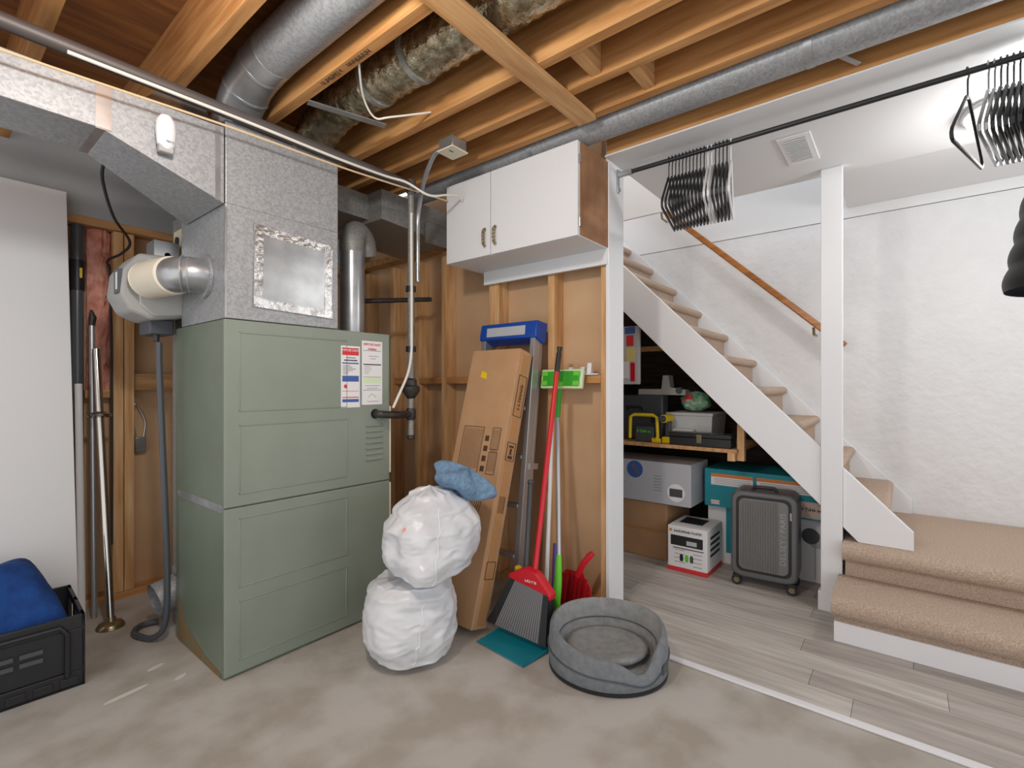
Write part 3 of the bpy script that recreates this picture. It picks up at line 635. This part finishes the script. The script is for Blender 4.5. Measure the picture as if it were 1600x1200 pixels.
# red dustpan
rp = thing('red_dustpan', 'red plastic dustpan standing against the stud wall', 'dustpan', (2.02, 1.27, .0), (0, R(14), 0))
MB().prism([(-.11, .0), (.11, .0), (.10, .15), (.05, .21), (-.05, .21), (-.10, .15)], 'x', 0, .008).build('pan', 'redd', rp, bev=.003)
for k in range(7): MB().box(-.014, 0, -.078 + k * .025, -.072 + k * .025, .02, .19).build('rib', 'redd', rp)
MB().tube([(0, -.02, .19), (-.01, -.045, .25), (-.005, -.075, .30), (0, -.09, .315)], [.017, .015, .016, .012], 10).build('handle', 'red', rp)
# white hooks on the blocking
sh = thing('hook_rail', 'white plastic rail with moulded hooks on the blocking', 'rail', (2.135, 1.30, 1.176))
MB().box(0, .05, -.12, .12, 0, .006).build('base', 'whitegloss', sh)
for y, h_ in ((-.07, .06), (-.03, .04), (.04, .04)): MB().prism([(0, .006), (.03, .006), (.022, h_), (.01, h_)], 'y', y - .012, y + .012).build('hook', 'whitegloss', sh, bev=.003)
# bags
from mathutils import noise
def bag(name, c, seed, label, prof, R0, spikes, tilt=(0, 0, 0)):
    # prof: (height fraction, radius fraction); spikes: (azimuth, height fraction, pull, width)
    t = thing(name, label, 'bag', c, tilt); NU, NV = 96, 64; H = prof[-1][0]
    def rad(z):
        for (z0, r0), (z1, r1) in zip(prof, prof[1:]):
            if z <= z1:
                k = (z - z0) / (z1 - z0); k = k * k * (3 - 2 * k); return r0 + (r1 - r0) * k
        return prof[-1][1]
    def fn(u, v):
        a = 2 * PI * u / NU; z = H * v / (NV - 1); r = rad(z)
        p = Vector((math.cos(a) * 2.2, math.sin(a) * 2.2, z * 9)) + Vector((seed, seed * 2, 0))
        q = Vector((math.cos(a) * 3.5, math.sin(a) * 3.5, z * 34)) + Vector((0, seed, seed))
        ridge = 1 - abs(noise.noise(p)) * 2
        fine = 1 - abs(noise.noise(q)) * 2
        k = 1 + .05 * (ridge - .5) + .024 * (fine - .5) + .05 * noise.noise(p * .45)
        zz = z
        for sa, sz, pull, wd in spikes:
            d = abs((a - sa + PI) % (2 * PI) - PI)
            g = math.exp(-(d / wd) ** 2 - ((z - sz) / (wd * .16)) ** 2); k += pull * g
        return (R0[0] * r * k * math.cos(a), R0[1] * r * k * math.sin(a), zz + .012 * noise.noise(p * 1.3) * (0 if v < 3 else 1))
    MB().grid(fn, NU, NV, True).build('bag_body', 'bag', t, ang=50)
    sa = R(236)
    MB().tube([tuple(Vector(fn(int(NU * (236 + 12 * k / 16) / 360), int(NV * (.12 + .72 * k / 16)))) * 1.004) for k in range(17)], .0026, 6).build('drawstring', 'whitegloss', t)
    return t
lbag = bag('garbage_bag', (1.325, 1.61, .002), 3.1, 'lower full white plastic garbage bag on floor',
           [(0, .02), (.004, .6), (.03, .86), (.11, 1.0), (.20, 1.0), (.28, .93), (.315, .75), (.325, .02)], (.19, .19), [(R(200), .14, .12, .5)])
ubag = bag('garbage_bag', (1.385, 1.548, .338), 9.4, 'upper white plastic bag slumped on the lower bag',
           [(0, .02), (.006, .6), (.04, .88), (.11, 1.03), (.21, 1.0), (.28, .80), (.34, .46), (.365, .02)], (.20, .175), [(R(225), .05, .36, .35), (R(330), .22, .10, .6)], (R(2), R(-3), 0))
MB().lathe([(.001, -.02), (.013, -.012), (.017, 0), (.013, .012), (.001, .02)], (-.168, -.045, .23), 12).build('orange_content', mat('orange_content', (240, 168, 146), None, .4), ubag)
def tw(u, v):
    a = 2 * PI * u / 32; b_ = PI * v / 14
    k = 1 + .14 * math.sin(3 * a + 1) + .06 * math.sin(7 * a + b_ * 3)
    return (.150 * math.sin(b_) * math.cos(a) * k, .085 * math.sin(b_) * math.sin(a) * k, .05 * math.cos(b_) + .014 * math.sin(4 * a + 2))
tb = MB().grid(tw, 32, 15, True).build('blue_towel', 'towel', ang=180, sub=1); tb.location = (1.482, 1.465, .716); tb.rotation_euler = (R(10), R(28), R(-45))
tag(tb, 'crumpled light blue towel on top of white bag', 'towel')
# dog bed
db = thing('dog_bed', 'round grey plush dog bed with low front', 'pet bed', (1.755, .925, .006), (0, 0, R(27.7)))
NB = 64
def rim(a):  # wall height around; dips at the front right
    d = abs((a - R(218) + PI) % (2 * PI) - PI)
    return .185 - .07 * math.exp(-(abs((a - PI + PI) % (2 * PI) - PI) / 1.3) ** 2) - .075 * math.exp(-(d / .36) ** 2)
def bed(u, v):
    a = 2 * PI * u / NB; h = rim(a)
    prof = [(1.0, 0), (1.04, .012), (1.06, h * .45), (1.03, h * .9), (1.0, h), (.95, h + .004), (.90, h * .93), (.86, h * .6), (.82, .05), (.6, .045), (.3, .05), (.0, .05)]
    r, z = prof[v]
    return (.195 * r * math.cos(a), .222 * r * math.sin(a), z)
MB().grid(bed, NB, 6, True).build('outer_wall', 'bedgrey', db, ang=180)
MB().grid(lambda u, v: bed(u, v + 5), NB, 7, True).build('inner_lining', 'bedin', db, ang=180)
MB().lathe([(1.0, .0), (1.045, .0), (1.05, .012), (1.0, .014)], (0, 0, -.003), NB, None, .195, .222).build('base_piping', 'black', db)
def ring(s_, z): return [(.195 * s_ * math.cos(2 * PI * k / NB), .222 * s_ * math.sin(2 * PI * k / NB), z(2 * PI * k / NB)) for k in range(NB + 1)]
MB().tube(ring(1.065, lambda a: rim(a) * .5), .003, 6).build('outer_seam', 'dkgrey', db)
MB().tube(ring(.86, lambda a: rim(a) * .62), .003, 6).build('inner_seam', 'dkgrey', db)
MB().lathe([(.001, .05), (.55, .052), (.66, .058), (.72, .072), (.70, .084), (.62, .086), (.50, .078), (.30, .074), (.001, .074)], (.012, .0, 0), NB, None, .195, .222).build('cushion', 'bedin', db, ang=180)
lo_ = MB().box(-.002, .002, -.028, .028, -.018, .018).build('patch_label', 'dkgrey', db, bev=.004); lo_.location = (.195 * 1.06 * math.cos(R(245)), .222 * 1.065 * math.sin(R(245)), .06); lo_.rotation_euler = (0, 0, R(245))

# ================= UNDER THE STAIRS =================
us = thing('storage_shelf', 'wooden plank shelf under the stairs on timber legs', 'shelf', (2.95, .74, 0))
MB().box(0, .62, 0, .88, .735, .757).build('plank', 'woodx', us, smooth=False, bev=.002)
MB().box(.04, .08, -.03, .008, .69, 1.02).build('upright', 'stud', us, smooth=False)
MB().box(.0, .04, .01, .05, .69, .735).build('bracket_block', 'stud', us, smooth=False)
tag(MB().box(3.30, 3.34, 1.06, 1.63, 1.365, 1.40).build('stair_cleat', 'woodx'), 'bare wooden cleat in the dark space under stairs', 'cleat')
def carton(name, label, x0, x1, y0, y1, z0, z1, m, cat='box'):
    t = thing(name, label, cat, (x0, y0, z0))
    MB().box(0, x1 - x0, 0, y1 - y0, 0, z1 - z0).build('carton', m, t, smooth=False, bev=.004)
    return t, x1 - x0, y1 - y0, z1 - z0
t, a, b_, c = carton('brown_carton', 'plain brown cardboard box on the floor under stairs', 3.03, 3.45, 1.175, 1.60, .006, .365, 'cardboard')
MB().box(-.001, 0, .0, .42, .17, .19).build('flap_seam', 'cardtape', t)
t, a, b_, c = carton('appliance_box', 'grey printed appliance box stacked on brown carton', 2.97, 3.30, 1.005, 1.60, .38, .64, 'greyprint')
MB().lathe([(.001, 0), (.055, 0), (.055, .001), (.001, .001)], (-.001, .36, .20), 24, Matrix.Rotation(-PI / 2, 3, 'Y')).build('blue_picture', 'blueprint', t)
MB().lathe([(.001, 0), (.055, 0), (.055, .001), (.001, .001)], (-.001, .09, .08), 24, Matrix.Rotation(-PI / 2, 3, 'Y')).build('round_picture', 'paper', t)
MB().box(-.0035, -.002, .05, .13, .055, .105).build('product_picture', 'dkgrey', t, bev=.001)
MB().bar((-.003, .34, .17), (-.003, .375, .23), .02, .001, (1, 0, 0)).build('tool_picture', 'galv_s', t)
mm = MB()
for k in range(9): mm.box(-.0012, -.0002, .43 + (k % 3) * .05, .46 + (k % 3) * .05, .05 + k * .02, .053 + k * .02)
for k in range(6): mm.box(-.0012, -.0002, .18, .235, .08 + k * .018, .082 + k * .018)
mm.build('printed_lines', 'dkgrey', t, smooth=False)
t, a, b_, c = carton('tool_box_carton', 'white printed carton with red base beside suitcase', 2.91, 3.20, .890, 1.124, .006, .275, 'paper')
MB().box(-.001, .291, -.001, .235, .0, .026).build('red_base', 'redprint', t, smooth=False)
MB().box(-.0012, 0, .025, .215, .155, .215).build('black_panel', 'inkblack', t, smooth=False)
MB().box(-.002, -.0012, .06, .12, .165, .19).build('grey_panel', 'greyprint', t, smooth=False)
strokes(11, .024, (-.0014, .112, .243), FX, 'inkblack', t)
MB().lathe([(.001, 0), (.009, 0), (.009, .001), (.001, .001)], (-.0005, .215, .243), 14, Matrix.Rotation(-PI / 2, 3, 'Y')).build('round_logo', 'orange', t)
for y, m_ in ((.15, 'inkblack'), (.118, 'lime'), (.09, 'dkgrey')): MB().lathe([(.002, -.022), (.010, -.018), (.011, .01), (.006, .022)], (-.0006, y, .085), 10, None, .12, 1).build('product_picture', m_, t)
mm = MB()
for k in range(8): mm.box(-.0012, -.0002, .03 + (k % 2) * .10, .08 + (k % 2) * .11, .045 + k * .012, .047 + k * .012)
mm.box(-.0012, -.0002, .02, .2, .138, .143)
for k in range(4): mm.box(.06, .24, -.0012, -.0002, .10 + k * .035, .115 + k * .035)
mm.box(.10, .24, .06, .20, c_z := .269, c_z + .001)
mm.build('printed_marks', 'inkblack', t, smooth=False)
t, a, b_, c = carton('lower_toy_box', 'white and teal box standing behind the suitcase', 3.22, 3.5, .34, .98, .006, .3715, 'paper')
MB().box(-.001, 0, .46, .53, .07, .35).build('teal_strip', 'tealbox', t, smooth=False)
MB().lathe([(.001, 0), (.045, 0), (.045, .001), (.001, .001)], (-.001, .075, .26), 20, Matrix.Rotation(-PI / 2, 3, 'Y')).build('fan_picture', 'dkgrey', t)
MB().lathe([(.001, 0), (.045, 0), (.045, .001), (.001, .001)], (-.0005, .045, .24), 20, Matrix.Rotation(-PI / 2, 3, 'Y')).build('fan_shadow', 'greyprint', t)
MB().box(-.001, 0, .05, .056, .02, .2).build('printed_stem', 'greyprint', t)
t, a, b_, c = carton('teal_carton', 'large teal box with warning labels under the stringer', 3.15, 3.5, .34, .98, .372, .605, 'tealbox')
for y0, y1 in ((.36, .60), (.05, .34)):
    l_ = MB().box(-.0012, 0, y0, y1, .135, .205).build('warning_label', 'paper', t, smooth=False)
    MB().box(-.002, -.0012, y0, y1, .185, .205).build('orange_band', 'orange', l_, smooth=False)
    mm = MB()
    for k in range(4): mm.box(-.002, -.0013, y0 + .01, y1 - .02, .145 + k * .01, .1465 + k * .01)
    mm.build('printed_lines', 'ink', l_, smooth=False)
MB().box(-.0012, 0, .55, .60, .015, .04).build('small_label', 'paper', t, smooth=False)
strokes(5, .02, (-.002, .575, .028), FX, 'redprint', t)
MB().box(-.0012, 0, .0, .12, .01, .10).build('pink_label', mat('pink_print', (214, 190, 178), None, .6), t, smooth=False)
strokes(5, .03, (-.002, .06, .06), FX, 'inkblack', t)
# suitcase
su = thing('suitcase', 'dark grey hard-shell carry-on suitcase with four wheels', 'suitcase', (2.93, .60, .005), (0, 0, R(4)))
def rrect(w2, h0, h1, r, n=6):
    p = []
    for cx_, cz, a0 in ((w2 - r, h1 - r, 0), (-w2 + r, h1 - r, 90), (-w2 + r, h0 + r, 180), (w2 - r, h0 + r, 270)):
        for k in range(n + 1):
            q = R(a0 + 90 * k / n); p.append((cx_ + r * math.cos(q), cz + r * math.sin(q)))
    return p
MB().prism(rrect(.165, .05, .53, .05), 'x', 0, .20).build('shell', 'case', su, bev=.012)
MB().prism(rrect(.135, .085, .505, .035), 'x', -.004, .001).build('zip_frame', 'black', su, bev=.002)
MB().prism(rrect(.122, .10, .492, .03), 'x', -.010, -.004).build('front_pocket', 'caserib', su, bev=.003)
for k in range(15): MB().cyl((-.0105, .105 - k * .0125, .108), (-.0105, .105 - k * .0125, .484), .0045, 6).build('rib', 'caserib', su)
text('DELSEY / PARIS', .038, (-.0118, -.097, .295), face((0, 0, 1), (0, 1, 0)), 'galv_s', su, sx=1.12)
MB().box(-.008, .0, -.137, -.128, .40, .44).build('zip_pull', 'galv_s', su)
MB().tube([(.06, .06, .528), (.06, .05, .548), (.06, -.05, .548), (.06, -.06, .528)], .010, 8).build('top_handle', 'black', su)
for y in (-.135, .135):
    for x_ in (.016, .17):
        w_ = MB().cyl((x_ - .012, y, .027), (x_ + .012, y, .027), .027, 18).build('wheel', 'black', su)
        MB().cyl((x_ - .0135, y, .027), (x_ + .0135, y, .027), .017, 5).build('hub', 'brass', w_)
        MB().box(x_ - .022, x_ + .022, y - .018, y + .018, .045, .062).build('wheel_mount', 'black', su)
# shelf things
bx = thing('black_toolbox', 'long black metal toolbox with white lettering on shelf', 'toolbox', (2.965, .775, .758))
MB().box(0, .108, 0, .36, 0, .05).build('body', 'black', bx, bev=.003)
MB().box(-.002, .110, -.002, .362, .052, .078).build('lid', 'black', bx, bev=.004)
strokes(11, .042, (.05, .19, .0788), face((0, -1, 0), (1, 0, 0)), 'paper', bx)
MB().box(-.006, -.001, .165, .195, .02, .07).build('latch', 'brass', bx, bev=.002)
bn = thing('white_bin', 'white plastic storage bin with lid behind toolbox', 'bin', (3.15, .93, .758))
MB().add([(0, .01, 0), (.28, .01, 0), (.28, .28, 0), (0, .28, 0), (-.01, 0, .17), (.29, 0, .17), (.29, .29, .17), (-.01, .29, .17)], [(3, 2, 1, 0), (4, 5, 6, 7), (0, 1, 5, 4), (1, 2, 6, 5), (2, 3, 7, 6), (3, 0, 4, 7)]).build('tub', 'greybin', bn, bev=.004)
MB().box(-.015, .295, -.006, .296, .17, .19).build('lid', 'greybin', bn, bev=.004)
sb = thing('small_picture_box', 'small white printed box in front of the bin', 'box', (3.135, 1.03, .845))
MB().box(-.05, 0, 0, .17, -.085, 0).build('carton', 'paper', sb, bev=.002)
MB().box(-.0512, -.05, .02, .09, -.06, -.02).build('tool_picture', 'ink', sb); MB().box(-.0512, -.05, .12, .16, -.07, -.03).build('orange_picture', 'orange', sb)
yc = thing('yellow_saw', 'yellow framed hand saw tool standing on shelf', 'tool', (2.99, 1.22, .758))
MB().tube([(0, .01, .02), (0, .0, .04), (0, .005, .16), (0, .03, .175), (0, .16, .175), (0, .185, .16), (0, .19, .02)], .011, 8).build('frame', 'yellow', yc)
MB().box(-.006, .006, -.02, .04, .0, .03).build('foot', 'yellow', yc, bev=.005)
MB().box(.01, .05, .03, .16, .0, .10).build('motor_body', 'dkgrey', yc, bev=.008)
strokes(5, .03, (.008, .095, .07), FX, 'lime', yc)
yd = thing('cordless_drill', 'yellow and grey cordless drill upright on shelf', 'drill', (2.985, 1.17, .758))
MB().cyl((.0, .012, .155), (.09, .0, .155), .026, 14).build('motor', 'yellow', yd); MB().cyl((-.045, .014, .155), (0, .012, .155), .014, 12, .022).build('chuck', 'dkgrey', yd)
MB().bar((.06, .0, .14), (.05, .0, .04), .035, .03).build('handle', 'dkgrey', yd, bev=.006)
MB().box(.015, .09, -.03, .03, 0, .04).build('battery', 'yellow', yd, bev=.006)
gt = thing('grey_tool_case', 'grey plastic power tool case at back of shelf', 'case', (3.10, 1.23, .758))
MB().box(0, .10, 0, .38, 0, .30).build('case_body', 'dkgrey', gt, bev=.012)
MB().tube([(-.01, .14, .20), (-.03, .14, .22), (-.03, .24, .22), (-.01, .24, .20)], .008, 8).build('handle', 'black', gt)
MB().box(-.006, 0, .05, .08, .12, .17).box(-.006, 0, .30, .33, .12, .17).build('latch', 'black', gt)
gs = thing('grey_bench_tool', 'light grey bench tool lying on the tool case', 'tool', (3.12, 1.09, 1.06))
MB().prism([(0, 0), (.32, 0), (.32, .04), (.16, .04), (.15, .13), (.11, .13), (.10, .05), (0, .035)], 'x', 0, .08).build('frame', 'hum', gs, bev=.004)
MB().cyl((-.004, .04, .03), (.05, .04, .03), .022, 14).build('motor_end', 'dkgrey', gs)
def crumple(u, v):
    a = 2 * PI * u / 20; q = PI * v / 10; k = 1 + .25 * random.random()
    return (.06 * math.sin(q) * math.cos(a) * k, .085 * math.sin(q) * math.sin(a) * k, .055 * math.cos(q) * k)
gb = MB().grid(crumple, 20, 11, True).build('plastic_bag', 'greenbag', ang=20); gb.location = (3.25, 1.07, 1.02); tag(gb, 'crumpled green and red plastic bag on the bin', 'bag')
MB().prism([(-.02, 0), (.06, .0), (.02, .06)], 'x', -.066, -.058).build('red_print', 'redprint', gb)
pk = thing('hanging_packet', 'colourful red and clear packet hanging behind end board', 'packet', (2.96, 1.33, 1.13))
MB().box(0, .03, 0, .12, 0, .38).build('clear_pouch', 'clear', pk, bev=.008)
for z0, z1, y0, y1, m_ in ((.02, .14, .03, .06, 'red'), (.04, .15, .07, .11, 'paper'), (.15, .24, .03, .09, mat('straw', (226, 206, 130), None, .6)), (.25, .32, .04, .09, 'redprint'), (.33, .375, .03, .10, 'blueprint')): MB().box(-.003, -.0005, y0, y1, z0, z1).build('packet_print', m_, pk)

# ================= ROD, HANGERS, CEILING FITTINGS =================
ro = thing('closet_rod', 'black clothes rod fixed to the white end board', 'rod', (2.22, 1.04, 2.168))
MB().cyl((0, -3.0, 0), (0, .0, 0), .0105, 14).build('rod', 'black', ro)
MB().box(-.012, .012, .066, .072, -.09, .028).build('wall_plate', 'galv_s', ro, bev=.003)
MB().cyl((0, -.006, 0), (0, .066, 0), .014, 12).build('socket', 'galv_s', ro)
for z in (-.075, .015): MB().cyl((0, .058, z), (0, .066, z), .008, 10).build('screw', 'galv_s', ro)
def hanger_mesh(white):
    m1 = MB().tube(smooth_path([(-.0163, 0, -.006), (-.0163, 0, -.003), (-.0118, 0, .0044), (0, 0, .0088), (.0118, 0, .0044), (.0163, 0, -.003), (.012, 0, -.014), (0, 0, -.026), (0, 0, -.075)], 4), .0026, 6)
    m2 = MB().tube([(0, 0, -.072), (.02, 0, -.075), (.185, 0, -.195), (.194, 0, -.208), (.19, 0, -.220), (.178, 0, -.225), (-.178, 0, -.225), (-.19, 0, -.220), (-.194, 0, -.208), (-.185, 0, -.195), (-.02, 0, -.075), (0, 0, -.072)], .0052, 8)
    return m1, m2
protos = {}
def hanger(y, rz, tilt, white, label, group, sz=1.25):
    t = thing('clothes_hanger', label, 'hanger', (2.22, y, 2.172), (0, 0, rz), group)
    if white not in protos:
        m1, m2 = hanger_mesh(white); mm_ = 'galv_s' if white == 2 else ('whitegloss' if white else 'black')
        a = m1.build('hook', 'galv_s' if white == 2 else mm_, t); b2 = m2.build('shoulder_frame', mm_, t)
        protos[white] = (a.data, b2.data)
    else:
        for nm, d in zip(('hook', 'shoulder_frame'), protos[white]):
            o = bpy.data.objects.new(nm, d); C.objects.link(o); o.parent = t
    for o in bpy.data.objects:
        if o.parent == t:
            o.scale = (.95, 1, sz)
            if o.name.startswith('shoulder'): o.rotation_euler = (tilt, 0, 0)
    return t
ys = [.852 - .016 * i for i in range(18) if i not in (11, 12, 17)]
ORD = 'first second third fourth fifth sixth seventh eighth ninth tenth eleventh twelfth thirteenth fourteenth fifteenth'.split()
for i, y in enumerate(ys):
    hanger(y, R(12), 0, 0, ORD[i] + ' black plastic hanger counted from the white end board', 'hangers bunched near the end board')
for y, nm in ((.676, 'left'), (.660, 'right')): hanger(y, R(12), 0, 1, nm + ' one of two white hangers amid the black cluster', 'white hangers in the left cluster')
hanger(.580, R(12), 0, 1, 'white hanger at the right end of left cluster', 'white hangers in the left cluster')['label'] = 'white hanger hanging rightmost in the left cluster'
hanger(-.165, R(-16), 0, 0, 'black hanger hanging alone left of the right-hand bunch', None)
for i, y in enumerate([-.215 - .0145 * q for q in range(7)]):
    hanger(y, R(-12), 0, 2 if i in (0, 1) else 0, (('left', 'right')[i] + ' one of two grey hangers in the right-hand bunch') if i in (0, 1) else ORD[i - 2] + ' black hanger from left in bunch by the lamp', 'grey hangers on the right' if i in (0, 1) else 'black hangers on the right')
ja = thing('puffer_jacket', 'black quilted jacket hanging at right edge', 'jacket', (2.22, -.42, 2.16), (0, 0, R(-9)))
MB().tube(smooth_path([(-.0158, 0, .004), (-.0115, 0, .0175), (0, 0, .0228), (.0115, 0, .0175), (.0158, 0, .004), (.010, 0, -.012), (0, 0, -.03), (0, 0, -.1), (0, 0, -.16)], 4), .0026, 6).build('hanger_hook', 'black', ja)
def jk(u, v):
    a = 2 * PI * u / 32; t_ = v / 48; z = -.13 - .61 * t_
    wx = .05 + .15 * min(1, t_ * 5) ** .7; wy = .04 + .03 * min(1, t_ * 5) + .10 * t_
    k = 1 + .06 * abs(math.sin(t_ * PI * 8))
    return (wx * k * math.cos(a), wy * k * math.sin(a), z)
MB().grid(jk, 32, 49, True).build('body', 'jacket', ja, ang=70)
for sg in (-1, 1):
    sp = [(sg * (.16 + .07 * k / 40), 0, -.17 - .48 * k / 40) for k in range(41)]
    MB().tube(sp, [(.062 - .018 * k / 40) * (1 + .08 * abs(math.sin(k / 40 * PI * 7))) for k in range(41)], 16).build('sleeve', 'jacket', ja, ang=70)
MB().lathe([(.05, -.135), (.062, -.12), (.055, -.095), (.035, -.10)], (0, 0, 0), 18).build('collar', 'jacket', ja, ang=70)
ve = thing('ceiling_vent', 'white louvred register in the white ceiling', 'vent', (2.55, .375, 2.20))
MB().box(-.16, .16, -.065, .065, -.006, 0).build('frame', 'whitegloss', ve, bev=.003)
MB().box(-.125, .125, -.042, .042, -.0072, -.006).build('dark_core', 'dkgrey', ve, smooth=False)
for k in range(14): MB().box(-.123 + k * .018, -.114 + k * .018, -.042, .042, -.010, -.007).build('louver', 'whitegloss', ve, smooth=False)
lm = thing('ceiling_light', 'round white dome ceiling light behind the right hangers', 'lamp', (2.66, -.33, 2.20))
MB().lathe([(.15, 0), (.155, -.012), (.15, -.018)], (0, 0, 0), 32).build('base_ring', 'whitegloss', lm)
MB().lathe([(.145, -.018), (.135, -.045), (.10, -.07), (.05, -.083), (.001, -.086)], (0, 0, 0), 32).build('glass_dome', 'lamp', lm)

for o in bpy.data.objects:
    if o.name.split('.')[0] in ('printed_lines', 'printed_marks', 'printed_panel', 'printed_drawing'): o['kind'] = 'stuff'
